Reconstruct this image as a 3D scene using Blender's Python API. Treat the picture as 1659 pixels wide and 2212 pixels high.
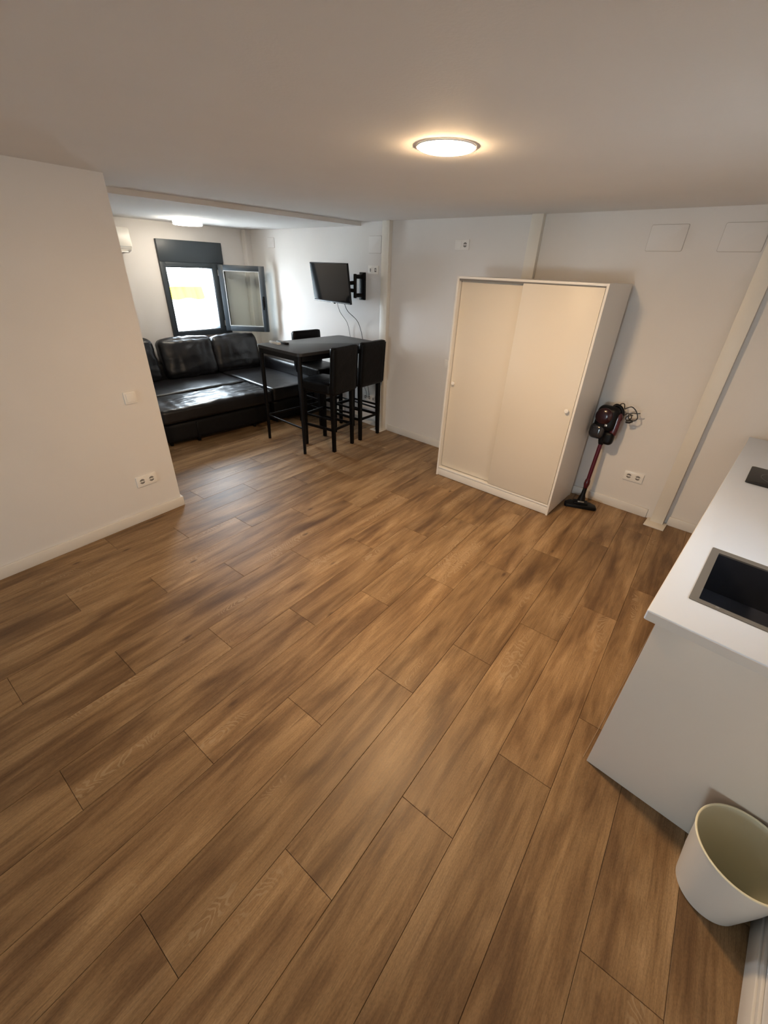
import bpy, bmesh, math, random
from mathutils import Vector, Matrix, noise

# ------------------------------------------------------------------ clear
for o in list(bpy.data.objects):
    bpy.data.objects.remove(o, do_unlink=True)
scene = bpy.context.scene
COL = scene.collection
PI = math.pi
rnd = random.Random(7)

# ------------------------------------------------------------------ camera
FPX, PITCH, ROLL, YAW, CAM_H = 898.56, 0.5313, 0.0417, 0.8561, 1.7994
fw = Vector((math.sin(YAW) * math.cos(PITCH), math.cos(YAW) * math.cos(PITCH), -math.sin(PITCH)))
r0 = Vector((math.cos(YAW), -math.sin(YAW), 0))
u0 = r0.cross(fw)
rr = math.cos(ROLL) * r0 + math.sin(ROLL) * u0
uu = -math.sin(ROLL) * r0 + math.cos(ROLL) * u0
cam_data = bpy.data.cameras.new('camera')
cam_data.sensor_fit = 'HORIZONTAL'
cam_data.sensor_width = 36.0
cam_data.lens = FPX / 1659.0 * 36.0
cam_data.clip_start = 0.02
cam = bpy.data.objects.new('camera', cam_data)
COL.objects.link(cam)
mw = Matrix((rr, uu, -fw)).transposed().to_4x4()
mw.translation = Vector((0, 0, CAM_H))
cam.matrix_world = mw
scene.camera = cam

# ------------------------------------------------------------------ sky, daylight portals, exposure
SKY = 25.0
LAMP_MAIN = 190.0
LAMP_FAR = 21.0
world = bpy.data.worlds.new('sky')
scene.world = world
world.use_nodes = True
bg = world.node_tree.nodes['Background']
bg.inputs['Color'].default_value = (0.76, 0.89, 1.0, 1)
bg.inputs['Strength'].default_value = SKY
scene.cycles.adaptive_threshold = 0.02
scene.cycles.max_bounces = 5
scene.cycles.diffuse_bounces = 3
scene.cycles.glossy_bounces = 2
scene.cycles.caustics_reflective = False
scene.cycles.caustics_refractive = False
scene.view_settings.view_transform = 'Standard'
scene.view_settings.look = 'None'
scene.view_settings.exposure = 0.84
scene.view_settings.gamma = 1.0
scene.view_settings.use_curve_mapping = False

# room constants (metres; x to the wardrobe wall, y to the window wall)
W = 3.883          # wardrobe wall
H = 2.214          # main ceiling
H2 = 2.178         # lower ceiling over the sofa
YSTEP = 3.87
XL = -5.40         # entrance side
FAR_O, FAR_T = Vector((2.99, 6.07, 0)), 0.0698
BACK_O, BACK_T = Vector((1.0, -0.615, 0)), -0.03
LEFT_O, LEFT_T = Vector((1.176, 3.2895, 0)), 0.1094
WIN = (-0.44, 0.44, 0.894, 2.0)      # window 1 casing, in the far wall's frame
WIN_OPEN = (-0.372, 0.255, 0.968, 1.702)
KWIN = (0.64, 1.02, 1.25, 1.55)      # kitchen window opening, in the back wall's frame
EWIN = (0.12, 1.02, 0.14, 1.02)       # entrance-end window opening (y0, y1, z0, z1)


def frame_mat(o, t):
    return Matrix.Translation(o) @ Matrix.Rotation(t, 4, 'Z')


def portal(name, mat, u0_, u1_, z0, z1, v, inward):
    d = bpy.data.lights.new(name, 'AREA')
    d.shape = 'RECTANGLE'
    d.size, d.size_y = u1_ - u0_, z1 - z0
    d.cycles.is_portal = True
    ob = bpy.data.objects.new(name, d)
    COL.objects.link(ob)
    loc = Matrix.Translation(((u0_ + u1_) / 2, v, (z0 + z1) / 2))
    rot = Matrix.Rotation(PI / 2 * (-1 if inward < 0 else 1), 4, 'X')
    ob.matrix_world = mat @ loc @ rot


FAR_M, BACK_M, LEFT_M = frame_mat(FAR_O, FAR_T), frame_mat(BACK_O, BACK_T), frame_mat(LEFT_O, LEFT_T)
portal('daylight_portal', FAR_M, WIN_OPEN[0], WIN_OPEN[1], WIN_OPEN[2], WIN_OPEN[3], 0.20, -1)
ENTRY_M = frame_mat(Vector((XL, 0, 0)), PI / 2)      # local x along +y, local y out of the room (-x)
portal('daylight_portal', BACK_M, KWIN[0], KWIN[1], KWIN[2], KWIN[3], -0.18, 1)
portal('daylight_portal', ENTRY_M, EWIN[0], EWIN[1], EWIN[2], EWIN[3], 0.12, -1)


# ------------------------------------------------------------------ materials
def new_mat(name):
    m = bpy.data.materials.new(name)
    m.use_nodes = True
    nt = m.node_tree
    return m, nt, nt.nodes['Principled BSDF']


def N(nt, kind, **kw):
    n = nt.nodes.new(kind)
    for k, v in kw.items():
        if k in n.inputs:
            n.inputs[k].default_value = v
        else:
            setattr(n, k, v)
    return n


def simple(name, col, rough=0.5, metal=0.0, spec=0.5, bump=0.0, bscale=60.0, var=0.0, coat=0.0):
    m, nt, p = new_mat(name)
    p.inputs['Base Color'].default_value = (*col, 1)
    p.inputs['Roughness'].default_value = rough
    p.inputs['Metallic'].default_value = metal
    p.inputs['Specular IOR Level'].default_value = spec
    p.inputs['Coat Weight'].default_value = coat
    tc = N(nt, 'ShaderNodeTexCoord')
    if bump:
        n = N(nt, 'ShaderNodeTexNoise', Scale=bscale, Detail=4.0)
        b = N(nt, 'ShaderNodeBump', Strength=bump, Distance=0.004)
        nt.links.new(tc.outputs['Object'], n.inputs['Vector'])
        nt.links.new(n.outputs['Fac'], b.inputs['Height'])
        nt.links.new(b.outputs['Normal'], p.inputs['Normal'])
    if var:
        n2 = N(nt, 'ShaderNodeTexNoise', Scale=3.0, Detail=3.0)
        r = N(nt, 'ShaderNodeValToRGB')
        r.color_ramp.elements[0].position = 0.3
        r.color_ramp.elements[1].position = 0.7
        r.color_ramp.elements[0].color = (*[c * (1 - var) for c in col], 1)
        r.color_ramp.elements[1].color = (*[min(1, c * (1 + var)) for c in col], 1)
        nt.links.new(tc.outputs['Object'], n2.inputs['Vector'])
        nt.links.new(n2.outputs['Fac'], r.inputs['Fac'])
        nt.links.new(r.outputs['Color'], p.inputs['Base Color'])
    return m


M = {}
M['wall'] = simple('wall_paint', (0.79, 0.765, 0.745), 0.75, spec=0.3, bump=0.12, bscale=140, var=0.012)
M['ceil'] = simple('ceiling_paint', (0.80, 0.775, 0.75), 0.8, spec=0.25, bump=0.10, bscale=110, var=0.012)
M['trim'] = simple('white_trim', (0.80, 0.775, 0.74), 0.45, bump=0.03, bscale=30)
M['steel'] = simple('painted_steel', (0.80, 0.76, 0.69), 0.42, bump=0.06, bscale=25, var=0.02)
M['white'] = simple('white_laminate', (0.83, 0.80, 0.76), 0.38, bump=0.02, bscale=80)
M['door'] = simple('door_laminate', (0.77, 0.70, 0.60), 0.42, bump=0.03, bscale=120)
M['counter'] = simple('cool_white_worktop', (0.70, 0.785, 0.93), 0.28, bump=0.02, bscale=200)
M['greypanel'] = simple('light_grey_laminate', (0.80, 0.72, 0.635), 0.45, bump=0.03, bscale=150)
M['plastic'] = simple('white_plastic', (0.90, 0.88, 0.85), 0.25, spec=0.5)
M['ac'] = simple('ivory_plastic', (0.84, 0.82, 0.77), 0.35)
M['sockdark'] = simple('socket_shadow_plastic', (0.20, 0.19, 0.18), 0.5)
M['metalpin'] = simple('pin_metal', (0.6, 0.6, 0.58), 0.3, metal=1.0)
M['black'] = simple('black_plastic', (0.005, 0.005, 0.006), 0.42, spec=0.18, bump=0.03, bscale=150)
M['blackmetal'] = simple('black_metal', (0.004, 0.004, 0.005), 0.36, spec=0.18, bump=0.02, bscale=200)
M['blackwood'] = simple('black_stained_wood', (0.003, 0.0025, 0.0025), 0.38, spec=0.12, bump=0.05, bscale=60)
M['tabletop'] = simple('table_black_laminate', (0.018, 0.017, 0.017), 0.42, spec=0.40, bump=0.05, bscale=300)
M['screen'] = simple('screen_glass', (0.006, 0.006, 0.007), 0.05, spec=0.6)
M['silver'] = simple('silver_plastic', (0.45, 0.45, 0.45), 0.3, metal=0.8)
M['red'] = simple('dark_red_plastic', (0.060, 0.002, 0.010), 0.25, spec=0.5, coat=0.3)
M['redmetal'] = simple('dark_red_tube', (0.080, 0.002, 0.014), 0.34, metal=0.2)
M['smoke'] = simple('smoked_plastic', (0.020, 0.020, 0.026), 0.12, spec=0.6)
M['anthracite'] = simple('anthracite_frame', (0.038, 0.050, 0.062), 0.42, bump=0.04, bscale=200)
M['gasket'] = simple('rubber_gasket', (0.45, 0.46, 0.46), 0.6)
M['sink'] = simple('dark_granite_composite', (0.030, 0.034, 0.048), 0.42, bump=0.08, bscale=400, var=0.15)
M['sinkrim'] = simple('grey_sink_rim', (0.16, 0.155, 0.15), 0.35, bump=0.05, bscale=400)
M['hob'] = simple('black_hob_glass', (0.020, 0.020, 0.022), 0.45, spec=0.25)
M['bin'] = simple('pale_bin_plastic', (0.74, 0.71, 0.66), 0.32, var=0.01)
M['binrim'] = simple('cream_bin_rim', (0.86, 0.82, 0.62), 0.3)
M['subfloor'] = simple('dark_underlay', (0.06, 0.035, 0.02), 0.9, bump=0.2)
M['facade'] = simple('pale_render', (0.75, 0.74, 0.72), 0.9, bump=0.2, bscale=8)
M['awning'] = simple('yellow_awning_cloth', (0.80, 0.64, 0.016), 1.0, spec=0.0, bump=0.1)
M['roof'] = simple('grey_roof_edge', (0.10, 0.10, 0.11), 0.8, bump=0.1)
M['asphalt'] = simple('pale_concrete', (0.82, 0.81, 0.78), 0.9, bump=0.3, bscale=10)
M['cord'] = simple('black_rubber_cord', (0.010, 0.009, 0.010), 0.4, bump=0.02)
M['greycord'] = simple('grey_cord', (0.10, 0.10, 0.10), 0.5, bump=0.02)
M['joint'] = simple('grey_joint', (0.52, 0.475, 0.44), 0.8, bump=0.05)
M['edge'] = simple('white_edge_band', (0.80, 0.75, 0.70), 0.4, bump=0.02)
M['bininner'] = simple('greenish_bin_plastic', (0.72, 0.71, 0.57), 0.4, bump=0.02)
M['cyclone'] = simple('smoky_red_plastic', (0.022, 0.002, 0.006), 0.2, spec=0.5)
M['seal'] = simple('clear_sealant', (0.34, 0.25, 0.17), 0.3)


def leather(name, col, rough, spec=0.5):
    m, nt, p = new_mat(name)
    p.inputs['Base Color'].default_value = (*col, 1)
    p.inputs['Specular IOR Level'].default_value = spec
    tc = N(nt, 'ShaderNodeTexCoord')
    v = N(nt, 'ShaderNodeTexVoronoi', Scale=260.0)
    n = N(nt, 'ShaderNodeTexNoise', Scale=9.0, Detail=5.0, Roughness=0.6)
    n2 = N(nt, 'ShaderNodeTexNoise', Scale=4.0, Detail=3.0)
    mr = N(nt, 'ShaderNodeMapRange')
    mr.inputs['To Min'].default_value = rough - 0.07
    mr.inputs['To Max'].default_value = rough + 0.12
    b1 = N(nt, 'ShaderNodeBump', Strength=0.10, Distance=0.001)
    b2 = N(nt, 'ShaderNodeBump', Strength=0.35, Distance=0.012)
    for q in (v, n, n2):
        nt.links.new(tc.outputs['Object'], q.inputs['Vector'])
    nt.links.new(n2.outputs['Fac'], mr.inputs['Value'])
    nt.links.new(mr.outputs['Result'], p.inputs['Roughness'])
    nt.links.new(v.outputs['Distance'], b1.inputs['Height'])
    nt.links.new(n.outputs['Fac'], b2.inputs['Height'])
    nt.links.new(b1.outputs['Normal'], b2.inputs['Normal'])
    nt.links.new(b2.outputs['Normal'], p.inputs['Normal'])
    return m


M['leather'] = leather('black_leather', (0.008, 0.008, 0.010), 0.34, 0.45)
M['leather_matte'] = leather('black_leather_side', (0.005, 0.005, 0.006), 0.5, 0.25)
M['stoolleather'] = leather('black_stool_leather', (0.0035, 0.003, 0.003), 0.36, 0.14)


def emissive(name, col, strength):
    m, nt, p = new_mat(name)
    p.inputs['Base Color'].default_value = (0.9, 0.9, 0.88, 1)
    p.inputs['Emission Color'].default_value = (*col, 1)
    p.inputs['Emission Strength'].default_value = strength
    return m


M['lamp_main'] = emissive('lamp_diffuser_warm', (1.0, 0.68, 0.38), LAMP_MAIN)
M['lamp_far'] = emissive('lamp_diffuser_neutral', (1.0, 0.88, 0.70), LAMP_FAR)


def glass_mat():
    m = bpy.data.materials.new('window_glass')
    m.use_nodes = True
    nt = m.node_tree
    nt.nodes.clear()
    out = N(nt, 'ShaderNodeOutputMaterial')
    t = N(nt, 'ShaderNodeBsdfTransparent')
    t.inputs['Color'].default_value = (0.95, 0.98, 0.97, 1)
    g = N(nt, 'ShaderNodeBsdfGlossy', Roughness=0.02)
    mx = N(nt, 'ShaderNodeMixShader')
    lw = N(nt, 'ShaderNodeLayerWeight', Blend=0.5)
    pw = N(nt, 'ShaderNodeMath', operation='POWER')
    pw.inputs[1].default_value = 4.0
    ma = N(nt, 'ShaderNodeMath', operation='MULTIPLY_ADD')
    ma.inputs[1].default_value = 0.45
    ma.inputs[2].default_value = 0.03
    nt.links.new(lw.outputs['Facing'], pw.inputs[0])
    nt.links.new(pw.outputs[0], ma.inputs[0])
    nt.links.new(ma.outputs[0], mx.inputs[0])
    nt.links.new(t.outputs[0], mx.inputs[1])
    nt.links.new(g.outputs[0], mx.inputs[2])
    nt.links.new(mx.outputs[0], out.inputs['Surface'])
    return m


M['glass'] = glass_mat()


def wood_mat():
    m, nt, p = new_mat('oak_vinyl_plank')
    L = nt.links.new
    tc = N(nt, 'ShaderNodeTexCoord')
    oi = N(nt, 'ShaderNodeObjectInfo')
    wv = N(nt, 'ShaderNodeMath', operation='MULTIPLY')
    wv.inputs[1].default_value = 61.0
    L(oi.outputs['Random'], wv.inputs[0])

    off = N(nt, 'ShaderNodeCombineXYZ')
    L(wv.outputs[0], off.inputs['Z'])

    def noise4(sx, sy, detail, rough=0.55, dist=0.0):
        mp = N(nt, 'ShaderNodeVectorMath', operation='MULTIPLY_ADD')
        mp.inputs[1].default_value = (sx, sy, 0)
        L(tc.outputs['Object'], mp.inputs[0])
        L(off.outputs[0], mp.inputs[2])
        n = N(nt, 'ShaderNodeTexNoise')
        n.inputs['Scale'].default_value = 1.0
        n.inputs['Detail'].default_value = detail
        n.inputs['Roughness'].default_value = rough
        n.inputs['Distortion'].default_value = dist
        L(mp.outputs[0], n.inputs['Vector'])
        return n

    def ramp(src, stops):
        r = N(nt, 'ShaderNodeValToRGB')
        e = r.color_ramp.elements
        while len(e) < len(stops):
            e.new(0.5)
        for k, (pos, c) in enumerate(stops):
            e[k].position = pos
            e[k].color = (*c, 1) if len(c) == 3 else c
        L(src, r.inputs['Fac'])
        return r

    def mix(kind, fac, a, b):
        x = N(nt, 'ShaderNodeMix')
        x.data_type = 'RGBA'
        x.blend_type = kind
        if isinstance(fac, float):
            x.inputs[0].default_value = fac
        else:
            L(fac, x.inputs[0])
        for s, q in ((6, a), (7, b)):
            if isinstance(q, tuple):
                x.inputs[s].default_value = (*q, 1)
            else:
                L(q, x.inputs[s])
        return x.outputs[2]

    g = (lambda v: (v, v, v))
    streak = noise4(1.55, 13.0, 4.0, 0.62, 0.45)
    base = ramp(streak.outputs['Fac'], [(0.28, (0.150, 0.082, 0.035)), (0.43, (0.228, 0.133, 0.060)),
                                        (0.55, (0.315, 0.197, 0.096)), (0.74, (0.450, 0.300, 0.163))])
    patch = noise4(2.3, 6.5, 2.0, 0.5, 0.4)
    pr = ramp(patch.outputs['Fac'], [(0.30, (0.62, 0.58, 0.55)), (0.52, (1.0, 1.0, 1.0)), (0.75, (1.16, 1.16, 1.15))])
    c = mix('MULTIPLY', 0.85, base.outputs['Color'], pr.outputs['Color'])
    # whole-plank tone
    tone = ramp(oi.outputs['Random'], [(0.0, (0.84, 0.83, 0.82)), (0.5, (1.0, 1.0, 1.0)), (1.0, (1.10, 1.10, 1.12))])
    c = mix('MULTIPLY', 0.9, c, tone.outputs['Color'])
    # fine grain
    fine = noise4(9.0, 210.0, 3.0, 0.6)
    fr = ramp(fine.outputs['Fac'], [(0.30, g(0.72)), (0.5, g(1.0)), (0.7, g(1.14))])
    c = mix('MULTIPLY', 0.75, c, fr.outputs['Color'])
    spk = noise4(120.0, 300.0, 2.0, 0.6)
    sr = ramp(spk.outputs['Fac'], [(0.35, g(0.84)), (0.5, g(1.0)), (0.66, g(1.13))])
    c = mix('MULTIPLY', 0.8, c, sr.outputs['Color'])
    # dark mineral streaks
    dk = noise4(2.0, 42.0, 3.0, 0.6, 0.6)
    dr = ramp(dk.outputs['Fac'], [(0.63, g(0.0)), (0.74, g(1.0))])
    c = mix('MIX', mix('MULTIPLY', 1.0, dr.outputs['Color'], g(0.55)), c, (0.105, 0.050, 0.020))
    # cathedral figure: pale wavy lines inside sparse lens-shaped zones
    mp = N(nt, 'ShaderNodeMapping')
    mp.inputs['Scale'].default_value = (7.0, 16.0, 1)
    L(tc.outputs['Object'], mp.inputs['Vector'])
    wn = noise4(5.0, 9.0, 2.0, 0.5)
    addv = N(nt, 'ShaderNodeVectorMath', operation='MULTIPLY_ADD')
    addv.inputs[1].default_value = (3.2, 3.2, 0)
    L(wn.outputs['Color'], addv.inputs[0])
    L(mp.outputs['Vector'], addv.inputs[2])
    wave = N(nt, 'ShaderNodeTexWave', wave_type='BANDS', bands_direction='X')
    wave.inputs['Scale'].default_value = 1.35
    wave.inputs['Distortion'].default_value = 5.0
    wave.inputs['Detail'].default_value = 2.5
    wave.inputs['Detail Scale'].default_value = 1.6
    L(addv.outputs[0], wave.inputs['Vector'])
    wr = ramp(wave.outputs['Fac'], [(0.62, g(0.0)), (0.86, g(1.0))])
    zone = noise4(1.9, 8.5, 1.0, 0.4)
    zr = ramp(zone.outputs['Fac'], [(0.645, g(0.0)), (0.70, g(1.0))])
    zm = mix('MULTIPLY', 1.0, wr.outputs['Color'], zr.outputs['Color'])
    c = mix('MIX', mix('MULTIPLY', 1.0, zm, g(0.55)), c, (0.50, 0.375, 0.235))
    zdark = mix('MULTIPLY', 1.0, zr.outputs['Color'], g(0.22))
    c = mix('MIX', zdark, c, (0.19, 0.105, 0.048))
    # knots
    vm = N(nt, 'ShaderNodeVectorMath', operation='MULTIPLY_ADD')
    vm.inputs[1].default_value = (2.2, 6.0, 0)
    L(tc.outputs['Object'], vm.inputs[0])
    L(off.outputs[0], vm.inputs[2])
    vo = N(nt, 'ShaderNodeTexVoronoi')
    vo.inputs['Scale'].default_value = 1.0
    L(vm.outputs[0], vo.inputs['Vector'])
    kr = ramp(vo.outputs['Distance'], [(0.030, g(1.0)), (0.085, g(0.0))])
    c = mix('MIX', mix('MULTIPLY', 1.0, kr.outputs['Color'], g(0.75)), c, (0.060, 0.028, 0.012))
    L(c, p.inputs['Base Color'])
    rr_ = N(nt, 'ShaderNodeMapRange')
    rr_.inputs['To Min'].default_value = 0.40
    rr_.inputs['To Max'].default_value = 0.54
    L(fine.outputs['Fac'], rr_.inputs['Value'])
    L(rr_.outputs['Result'], p.inputs['Roughness'])
    p.inputs['Specular IOR Level'].default_value = 0.45
    b = N(nt, 'ShaderNodeBump', Strength=0.10, Distance=0.002)
    L(fine.outputs['Fac'], b.inputs['Height'])
    L(b.outputs['Normal'], p.inputs['Normal'])
    return m


M['wood'] = wood_mat()


# ------------------------------------------------------------------ mesh helpers
def finish(bm, name, mat, parent=None, smooth=None, loc=None, rot=None):
    bmesh.ops.recalc_face_normals(bm, faces=bm.faces[:])
    me = bpy.data.meshes.new(name)
    bm.to_mesh(me)
    bm.free()
    me.materials.append(M[mat] if isinstance(mat, str) else mat)
    if smooth is not None:
        for f in me.polygons:
            f.use_smooth = True
        me.set_sharp_from_angle(angle=math.radians(smooth))
    o = bpy.data.objects.new(name, me)
    COL.objects.link(o)
    if parent is not None:
        o.parent = parent
    if loc is not None:
        o.location = loc
    if rot is not None:
        o.rotation_euler = rot
    return o


def add_box(bm, x0, x1, y0, y1, z0, z1, bev=0.0, seg=2, mat=None):
    vs = [bm.verts.new((x, y, z)) for x in (x0, x1) for y in (y0, y1) for z in (z0, z1)]
    q = [(0, 1, 3, 2), (4, 6, 7, 5), (0, 4, 5, 1), (2, 3, 7, 6), (0, 2, 6, 4), (1, 5, 7, 3)]
    fs = [bm.faces.new([vs[i] for i in f]) for f in q]
    if mat is not None:
        bmesh.ops.transform(bm, matrix=mat, verts=vs)
    if bev:
        es = list({e for f in fs for e in f.edges})
        bmesh.ops.bevel(bm, geom=es, offset=bev, segments=seg, affect='EDGES', profile=0.5)


def box(name, x0, x1, y0, y1, z0, z1, mat, parent=None, bev=0.0, seg=2):
    bm = bmesh.new()
    add_box(bm, x0, x1, y0, y1, z0, z1, bev, seg)
    return finish(bm, name, mat, parent, smooth=35 if bev else None)


def add_prism(bm, poly, z0, z1, bev=0.0, seg=2):
    a = [bm.verts.new((p[0], p[1], z0)) for p in poly]
    b = [bm.verts.new((p[0], p[1], z1)) for p in poly]
    n = len(poly)
    bm.faces.new(a[::-1])
    top = bm.faces.new(b)
    for i in range(n):
        bm.faces.new((a[i], a[(i + 1) % n], b[(i + 1) % n], b[i]))
    if bev:
        bmesh.ops.bevel(bm, geom=list(top.edges), offset=bev, segments=seg, affect='EDGES', profile=0.5)


def round_rect(x0, x1, y0, y1, r, n=6):
    pts = []
    for cx, cy, a0 in ((x1 - r, y1 - r, 0), (x0 + r, y1 - r, 90), (x0 + r, y0 + r, 180), (x1 - r, y0 + r, 270)):
        for k in range(n + 1):
            a = math.radians(a0 + 90.0 * k / n)
            pts.append((cx + r * math.cos(a), cy + r * math.sin(a)))
    return pts


def smooth_path(pts, sub=6):
    P = [Vector(p) for p in pts]
    P = [2 * P[0] - P[1]] + P + [2 * P[-1] - P[-2]]
    out = []
    for i in range(1, len(P) - 2):
        for k in range(sub):
            t = k / sub
            a, b, c, d = P[i - 1], P[i], P[i + 1], P[i + 2]
            out.append(0.5 * ((2 * b) + (c - a) * t + (2 * a - 5 * b + 4 * c - d) * t * t + (3 * b - a - 3 * c + d) * t ** 3))
    out.append(P[-2])
    return out


def add_tube(bm, pts, rad, n=8):
    pts = [Vector(p) for p in pts]
    rads = rad if isinstance(rad, (list, tuple)) else [rad] * len(pts)
    rings = []
    up = None
    for i, p in enumerate(pts):
        d = (pts[min(i + 1, len(pts) - 1)] - pts[max(i - 1, 0)]).normalized()
        if up is None:
            up = d.orthogonal().normalized()
        up = (up - d * up.dot(d))
        up = up.normalized() if up.length > 1e-6 else d.orthogonal().normalized()
        s = d.cross(up)
        rings.append([bm.verts.new(p + rads[i] * (math.cos(2 * PI * k / n) * up + math.sin(2 * PI * k / n) * s)) for k in range(n)])
    for a, b in zip(rings, rings[1:]):
        for k in range(n):
            bm.faces.new((a[k], a[(k + 1) % n], b[(k + 1) % n], b[k]))
    bm.faces.new(rings[0][::-1])
    bm.faces.new(rings[-1])


def tube(name, pts, rad, mat, parent=None, n=8, sub=0):
    bm = bmesh.new()
    add_tube(bm, smooth_path(pts, sub) if sub else pts, rad, n)
    return finish(bm, name, mat, parent, smooth=40)


def add_lathe(bm, prof, n=48, cap0=True, cap1=True, mat=None):
    rings = [[bm.verts.new((r * math.cos(2 * PI * k / n), r * math.sin(2 * PI * k / n), z)) for k in range(n)] for r, z in prof]
    for a, b in zip(rings, rings[1:]):
        for k in range(n):
            bm.faces.new((a[k], a[(k + 1) % n], b[(k + 1) % n], b[k]))
    if cap0:
        bm.faces.new(rings[0][::-1])
    if cap1:
        bm.faces.new(rings[-1])
    if mat is not None:
        bmesh.ops.transform(bm, matrix=mat, verts=[v for r in rings for v in r])


def lathe(name, prof, mat, parent=None, n=48, cap0=True, cap1=True, xf=None):
    bm = bmesh.new()
    add_lathe(bm, prof, n, cap0, cap1, xf)
    return finish(bm, name, mat, parent, smooth=35)


def add_pad(bm, x0, x1, y0, y1, z0, z1, rad, cuts=14, puff=0.0, wrinkle=None, top_only=False):
    """soft upholstered block: rounded, puffed, with folds"""
    t = bmesh.new()
    bmesh.ops.create_cube(t, size=2.0)
    bmesh.ops.subdivide_edges(t, edges=t.edges[:], cuts=cuts, use_grid_fill=True)
    hx, hy, hz = (x1 - x0) / 2, (y1 - y0) / 2, (z1 - z0) / 2
    cx, cy, cz = (x0 + x1) / 2, (y0 + y1) / 2, (z0 + z1) / 2
    rad = min(rad, hx, hy, hz)
    idx = {}
    for v in t.verts:
        p = Vector((v.co.x * hx, v.co.y * hy, v.co.z * hz))
        q = Vector((max(-hx + rad, min(hx - rad, p.x)), max(-hy + rad, min(hy - rad, p.y)), max(-hz + rad, min(hz - rad, p.z))))
        d = p - q
        nrm = d.normalized() if d.length > 1e-6 else Vector((0, 0, 0))
        s = q + nrm * rad
        a, b, c = p.x / hx, p.y / hy, p.z / hz
        if puff:
            k = puff * ((1 - a * a) * (1 - b * b) if abs(c) > 0.99 else 0)
            s.z += math.copysign(k, c) if abs(c) > 0.99 else 0
            k = puff * ((1 - a * a) * (1 - c * c) if abs(b) > 0.99 else 0)
            s.y += math.copysign(k, b) if abs(b) > 0.99 else 0
        w = s + Vector((cx, cy, cz))
        if wrinkle:
            w = w + nrm * wrinkle(w, nrm)
        idx[v.index] = bm.verts.new(w)
    t.verts.index_update()
    for f in t.faces:
        bm.faces.new([idx[v.index] for v in f.verts])
    t.free()


def pad(name, dims, rad, mat, parent=None, cuts=14, puff=0.0, wrinkle=None, loc=None, rot=None):
    bm = bmesh.new()
    add_pad(bm, *dims, rad, cuts, puff, wrinkle)
    return finish(bm, name, mat, parent, smooth=80, loc=loc, rot=rot)


def tag(o, label, cat, group=None):
    o['label'] = label
    o['category'] = cat
    if group:
        o['group'] = group
    return o


def thing(name, label, cat, loc=(0, 0, 0), rz=0.0, group=None):
    o = bpy.data.objects.new(name, None)
    COL.objects.link(o)
    o.empty_display_size = 0.1
    o.location = loc
    o.rotation_euler = (0, 0, rz)
    return tag(o, label, cat, group)


def struct(o):
    o['kind'] = 'structure'
    return o


def place(o, mat):
    o.matrix_world = mat
    return o


# ------------------------------------------------------------------ floor planks
floor = struct(box('floor', XL, W + 0.02, -0.72, 6.22, -0.10, -0.010, 'subfloor'))
P_T, P_W, P_PH, P_L = math.radians(4.5), 0.228, 0.1814, 1.21
cT, sT = math.cos(P_T), math.sin(P_T)


def uv2xy(u, v):
    return (cT * u - sT * v, sT * u + cT * v)


def clip(poly, axis, lim, keep_less):
    out = []
    for i in range(len(poly)):
        a, b = poly[i], poly[(i + 1) % len(poly)]
        ia = (a[axis] <= lim) == keep_less
        ib = (b[axis] <= lim) == keep_less
        if ia:
            out.append(a)
        if ia != ib:
            t = (lim - a[axis]) / (b[axis] - a[axis])
            out.append(tuple(a[k] + t * (b[k] - a[k]) for k in range(2)))
    return out


def plank_mesh(poly):
    g, bv = 0.0006, 0.0011
    bm = bmesh.new()
    c = Vector((sum(p[0] for p in poly) / len(poly), sum(p[1] for p in poly) / len(poly)))

    def inset(d):
        res = []
        n = len(poly)
        for i in range(n):
            p0, p1, p2 = Vector(poly[i - 1]), Vector(poly[i]), Vector(poly[(i + 1) % n])
            e1, e2 = (p1 - p0), (p2 - p1)
            if e1.length < 1e-6 or e2.length < 1e-6:
                res.append(p1.copy())
                continue
            e1.normalize(); e2.normalize()
            n1, n2 = Vector((-e1.y, e1.x)), Vector((-e2.y, e2.x))
            k = (n1 + n2)
            k = k / max(0.2, k.dot(n1)) if k.length > 1e-6 else n1
            res.append(p1 + k * d)
        return res
    a, b = inset(g), inset(g + bv)
    lo = [bm.verts.new((p.x, p.y, -0.010)) for p in a]
    mid = [bm.verts.new((p.x, p.y, -bv)) for p in a]
    top = [bm.verts.new((p.x, p.y, 0.0)) for p in b]
    n = len(poly)
    bm.faces.new(top)
    for i in range(n):
        j = (i + 1) % n
        bm.faces.new((lo[i], lo[j], mid[j], mid[i]))
        bm.faces.new((mid[i], mid[j], top[j], top[i]))
    me = bpy.data.meshes.new('plank')
    bmesh.ops.recalc_face_normals(bm, faces=bm.faces[:])
    bm.to_mesh(me)
    bm.free()
    me.materials.append(M['wood'])
    return me


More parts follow.
